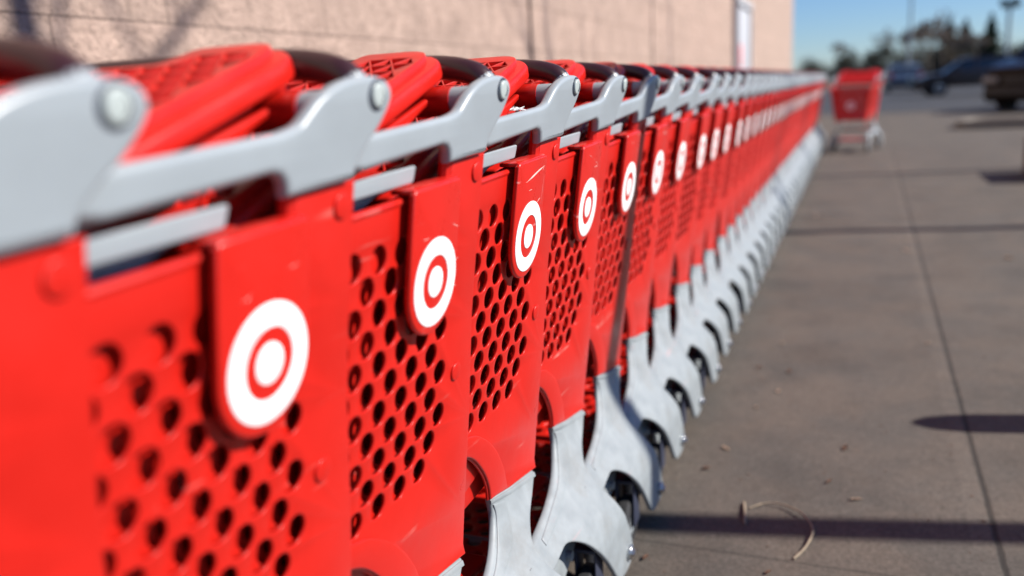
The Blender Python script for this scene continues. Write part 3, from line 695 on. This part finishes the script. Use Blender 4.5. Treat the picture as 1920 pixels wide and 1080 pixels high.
def conifer(x, y, h, rb, label, m=NEEDLE, seed=1, n=5200):
    rg = random.Random(seed); t = tag(empty('conifer', (x, y, 0)), label, 'tree', 'conifers beyond the car park')
    link('trunk', tube([(0, 0, 0), (0, 0, h*.5), (0, 0, h*.97)], [.22, .14, .02], 8), BARK, t)
    def fp(rg):
        u = rg.random()**1.4; tier = .75+.25*math.cos(u*38); rr = rb*(1-u)**.85*tier*math.sqrt(rg.uniform(.25, 1)); a = rg.uniform(0, 6.28)
        rr *= 1+.25*math.sin(a*3+u*9+seed)
        return Vector((rr*math.cos(a), rr*math.sin(a), h*(.10+.90*u)-rr*.25))
    bm = bmesh.new(); leaf_cloud(bm, rg, n, fp, h*.026); link('crown', raw(bm), m, t)
def far_bare(x, y, h, label, seed, n=1):
    rg = random.Random(seed); t = tag(empty('bare_tree', (x, y, 0)), label, 'tree', 'bare trees beyond the car park')
    link('trunk', tube([(0, 0, 0), (0, 0, h*.3)], [h*.018, h*.014], 8), BARK, t)
    bm = bmesh.new()
    def g(p, d, ln, r, k):
        q = Vector(p)+Vector(d).normalized()*ln; mid = (Vector(p)+q)/2+Vector((rg.gauss(0, 1), rg.gauss(0, 1), rg.gauss(0, 1)))*ln*.05
        add_tube(bm, [Vector(p), mid, q], [r, r*.8, r*.6], 4, caps=False)
        if k < 5:
            for _ in range(4):
                dd = (Vector(d).normalized()+Vector((rg.gauss(0, .5), rg.gauss(0, .5), rg.gauss(.12, .3)))); g(q, dd, ln*rg.uniform(.58, .82), max(r*.6, .024), k+1)
    g((0, 0, h*.28), (0, 0, 1), h*.22, h*.014, 1)
    link('crown', raw(bm), FTWIG, t)
def bushy(x, y, h, rw, label, seed, m=SHRUB, n=3200):
    rg = random.Random(seed); t = tag(empty('bushy_tree', (x, y, 0)), label, 'tree', 'low dark trees along the horizon')
    link('trunk', tube([(0, 0, 0), (0, 0, h*.4)], [.2, .14], 7), BARK, t)
    lob = [(Vector((rg.gauss(0, .45)*rw, rg.gauss(0, .45)*rw, h*rg.uniform(.35, .8))), rg.uniform(.3, .55)*rw) for _ in range(9)]
    def fp(rg):
        c, r = rg.choice(lob); v = Vector((rg.gauss(0, 1), rg.gauss(0, 1), rg.gauss(0, .8))).normalized()*r*rg.uniform(.5, 1.05); p = c+v; p.z = max(.1, p.z); return p
    bm = bmesh.new(); leaf_cloud(bm, rg, n, fp, h*.022); link('crown', raw(bm), m, t)
def dirx(px): # ground direction (x per y) of a photo column, near the horizon
    d = F_*1585.77+R_*(px-960)-U_*(140-540-(px-1605)*.056); return d.x/d.y
def at(px, Y): return dirx(px)*Y
conifer(at(1776, 88), 88, 5.5, 2.0, 'tall narrow brownish conifer left of the others', NEEDLE2, 3)
conifer(at(1806, 92), 92, 5.5, 1.9, 'middle brownish conifer, lower than its left neighbour', NEEDLE2, 5)
conifer(at(1853, 86), 86, 5.5, 1.8, 'dark green pointed conifer above the large brown suv', NEEDLE, 7, 6000)
far_bare(at(1722, 80), 80, 5.6, 'hazy bare tree left of the brownish conifers', 2)
far_bare(at(1765, 74), 74, 6.0, 'tall bare tree whose top rises above the brownish conifers', 6)
far_bare(at(1745, 70), 70, 4.2, 'low dense bare tree in front of the conifers', 9)
far_bare(at(1700, 76), 76, 4.6, 'low bare tree over the silver blue sedan', 12)
far_bare(at(1660, 110), 110, 6.0, 'thin bare tree standing above the lone cart', 15)
far_bare(at(1565, 120), 120, 6.0, 'faint bare tree near the corner of the store', 18)
far_bare(at(1800, 66), 66, 3.6, 'low bare tree behind the side on suv', 22)
far_bare(at(1735, 82), 82, 5.2, 'brownish bare tree just left of the tall narrow conifer', 31)
far_bare(at(1712, 90), 90, 5.4, 'broad hazy bare tree left of all the others over the sedan', 33)
far_bare(at(1785, 80), 80, 5.0, 'bare tree in the gap between the two brownish conifers', 35)
far_bare(at(1828, 72), 72, 4.0, 'bare tree between the middle and the dark green conifer', 24)
names = ['dark bushy tree next to the corner of the store', 'dark bushy tree a little right of the corner of the store', 'rounded dark tree above the left side of the lone cart', 'taller green bushy tree behind the lone cart', 'low dark bushy tree above the right side of the lone cart', 'dark bushy tree behind the silver blue sedan', 'wide dark bushy tree left of the side on suv', 'wide dark bushy tree behind the side on suv', 'dark bushy tree below the green conifer', 'dark bushy tree at the right edge behind the large suv']
for i, (px, Y, h) in enumerate([(1508, 120, 3.6), (1535, 118, 3.0), (1575, 112, 3.3), (1612, 108, 4.6), (1652, 104, 4.0), (1686, 98, 3.8), (1722, 96, 3.6), (1770, 96, 3.6), (1835, 92, 3.4), (1895, 90, 3.6)]):
    bushy(at(px, Y), Y, h, 2.4, names[i], 40+i)
lm = tag(empty('floodlight_mast', (at(1886, 84), 84, 0)), 'pale mast with a cluster of floodlights beside the green conifer', 'light mast')
link('pole', tube([(0, 0, 0), (0, 0, 5.9)], [.20, .14], 10), POLE, lm)
bm = bmesh.new()
for a in range(6): add_box(bm, (.55*math.cos(a*1.05), .55*math.sin(a*1.05), 6.0+.25*(a % 2)), (.42, .42, .5), .05)
add_box(bm, (0, 0, 5.8), (1.2, .12, .12))
link('floodlights', bm_mesh(bm), mat('dark_lamp_heads', (.05, .07, .06), .6), lm)
lp = tag(empty('lamp_pole', (at(1703, 62), 62, 0)), 'thin pale lamp pole rising out of the picture left of the bare trees', 'lamp post')
link('pole', tube([(0, 0, 0), (0, 0, 9.5)], [.09, .06], 10), POLE, lp); link('lamp_head', box((.5, 0, 9.55), (1.1, .3, .14), .03), POLE, lp)
# far slope behind everything
bm = bmesh.new(); rg = random.Random(5); N = 60; prev = None
for i in range(N+1):
    x = -500+1100*i/N; h = 3.2+1.6*math.sin(i*.7)+1.2*math.sin(i*1.9+1)+rg.uniform(-.5, .5)
    r_ = [bm.verts.new((x, 330, -.5)), bm.verts.new((x, 345, h)), bm.verts.new((x, 420, h*.9)), bm.verts.new((x, 440, -.5))]
    if prev:
        for k in range(3): bm.faces.new((prev[k], r_[k], r_[k+1], prev[k+1]))
    prev = r_
tag(link('hills', bm_mesh(bm, 80), mat('far_wooded_slope', (.045, .055, .06), .9, .1, var=(.05, .3))), kind='structure')
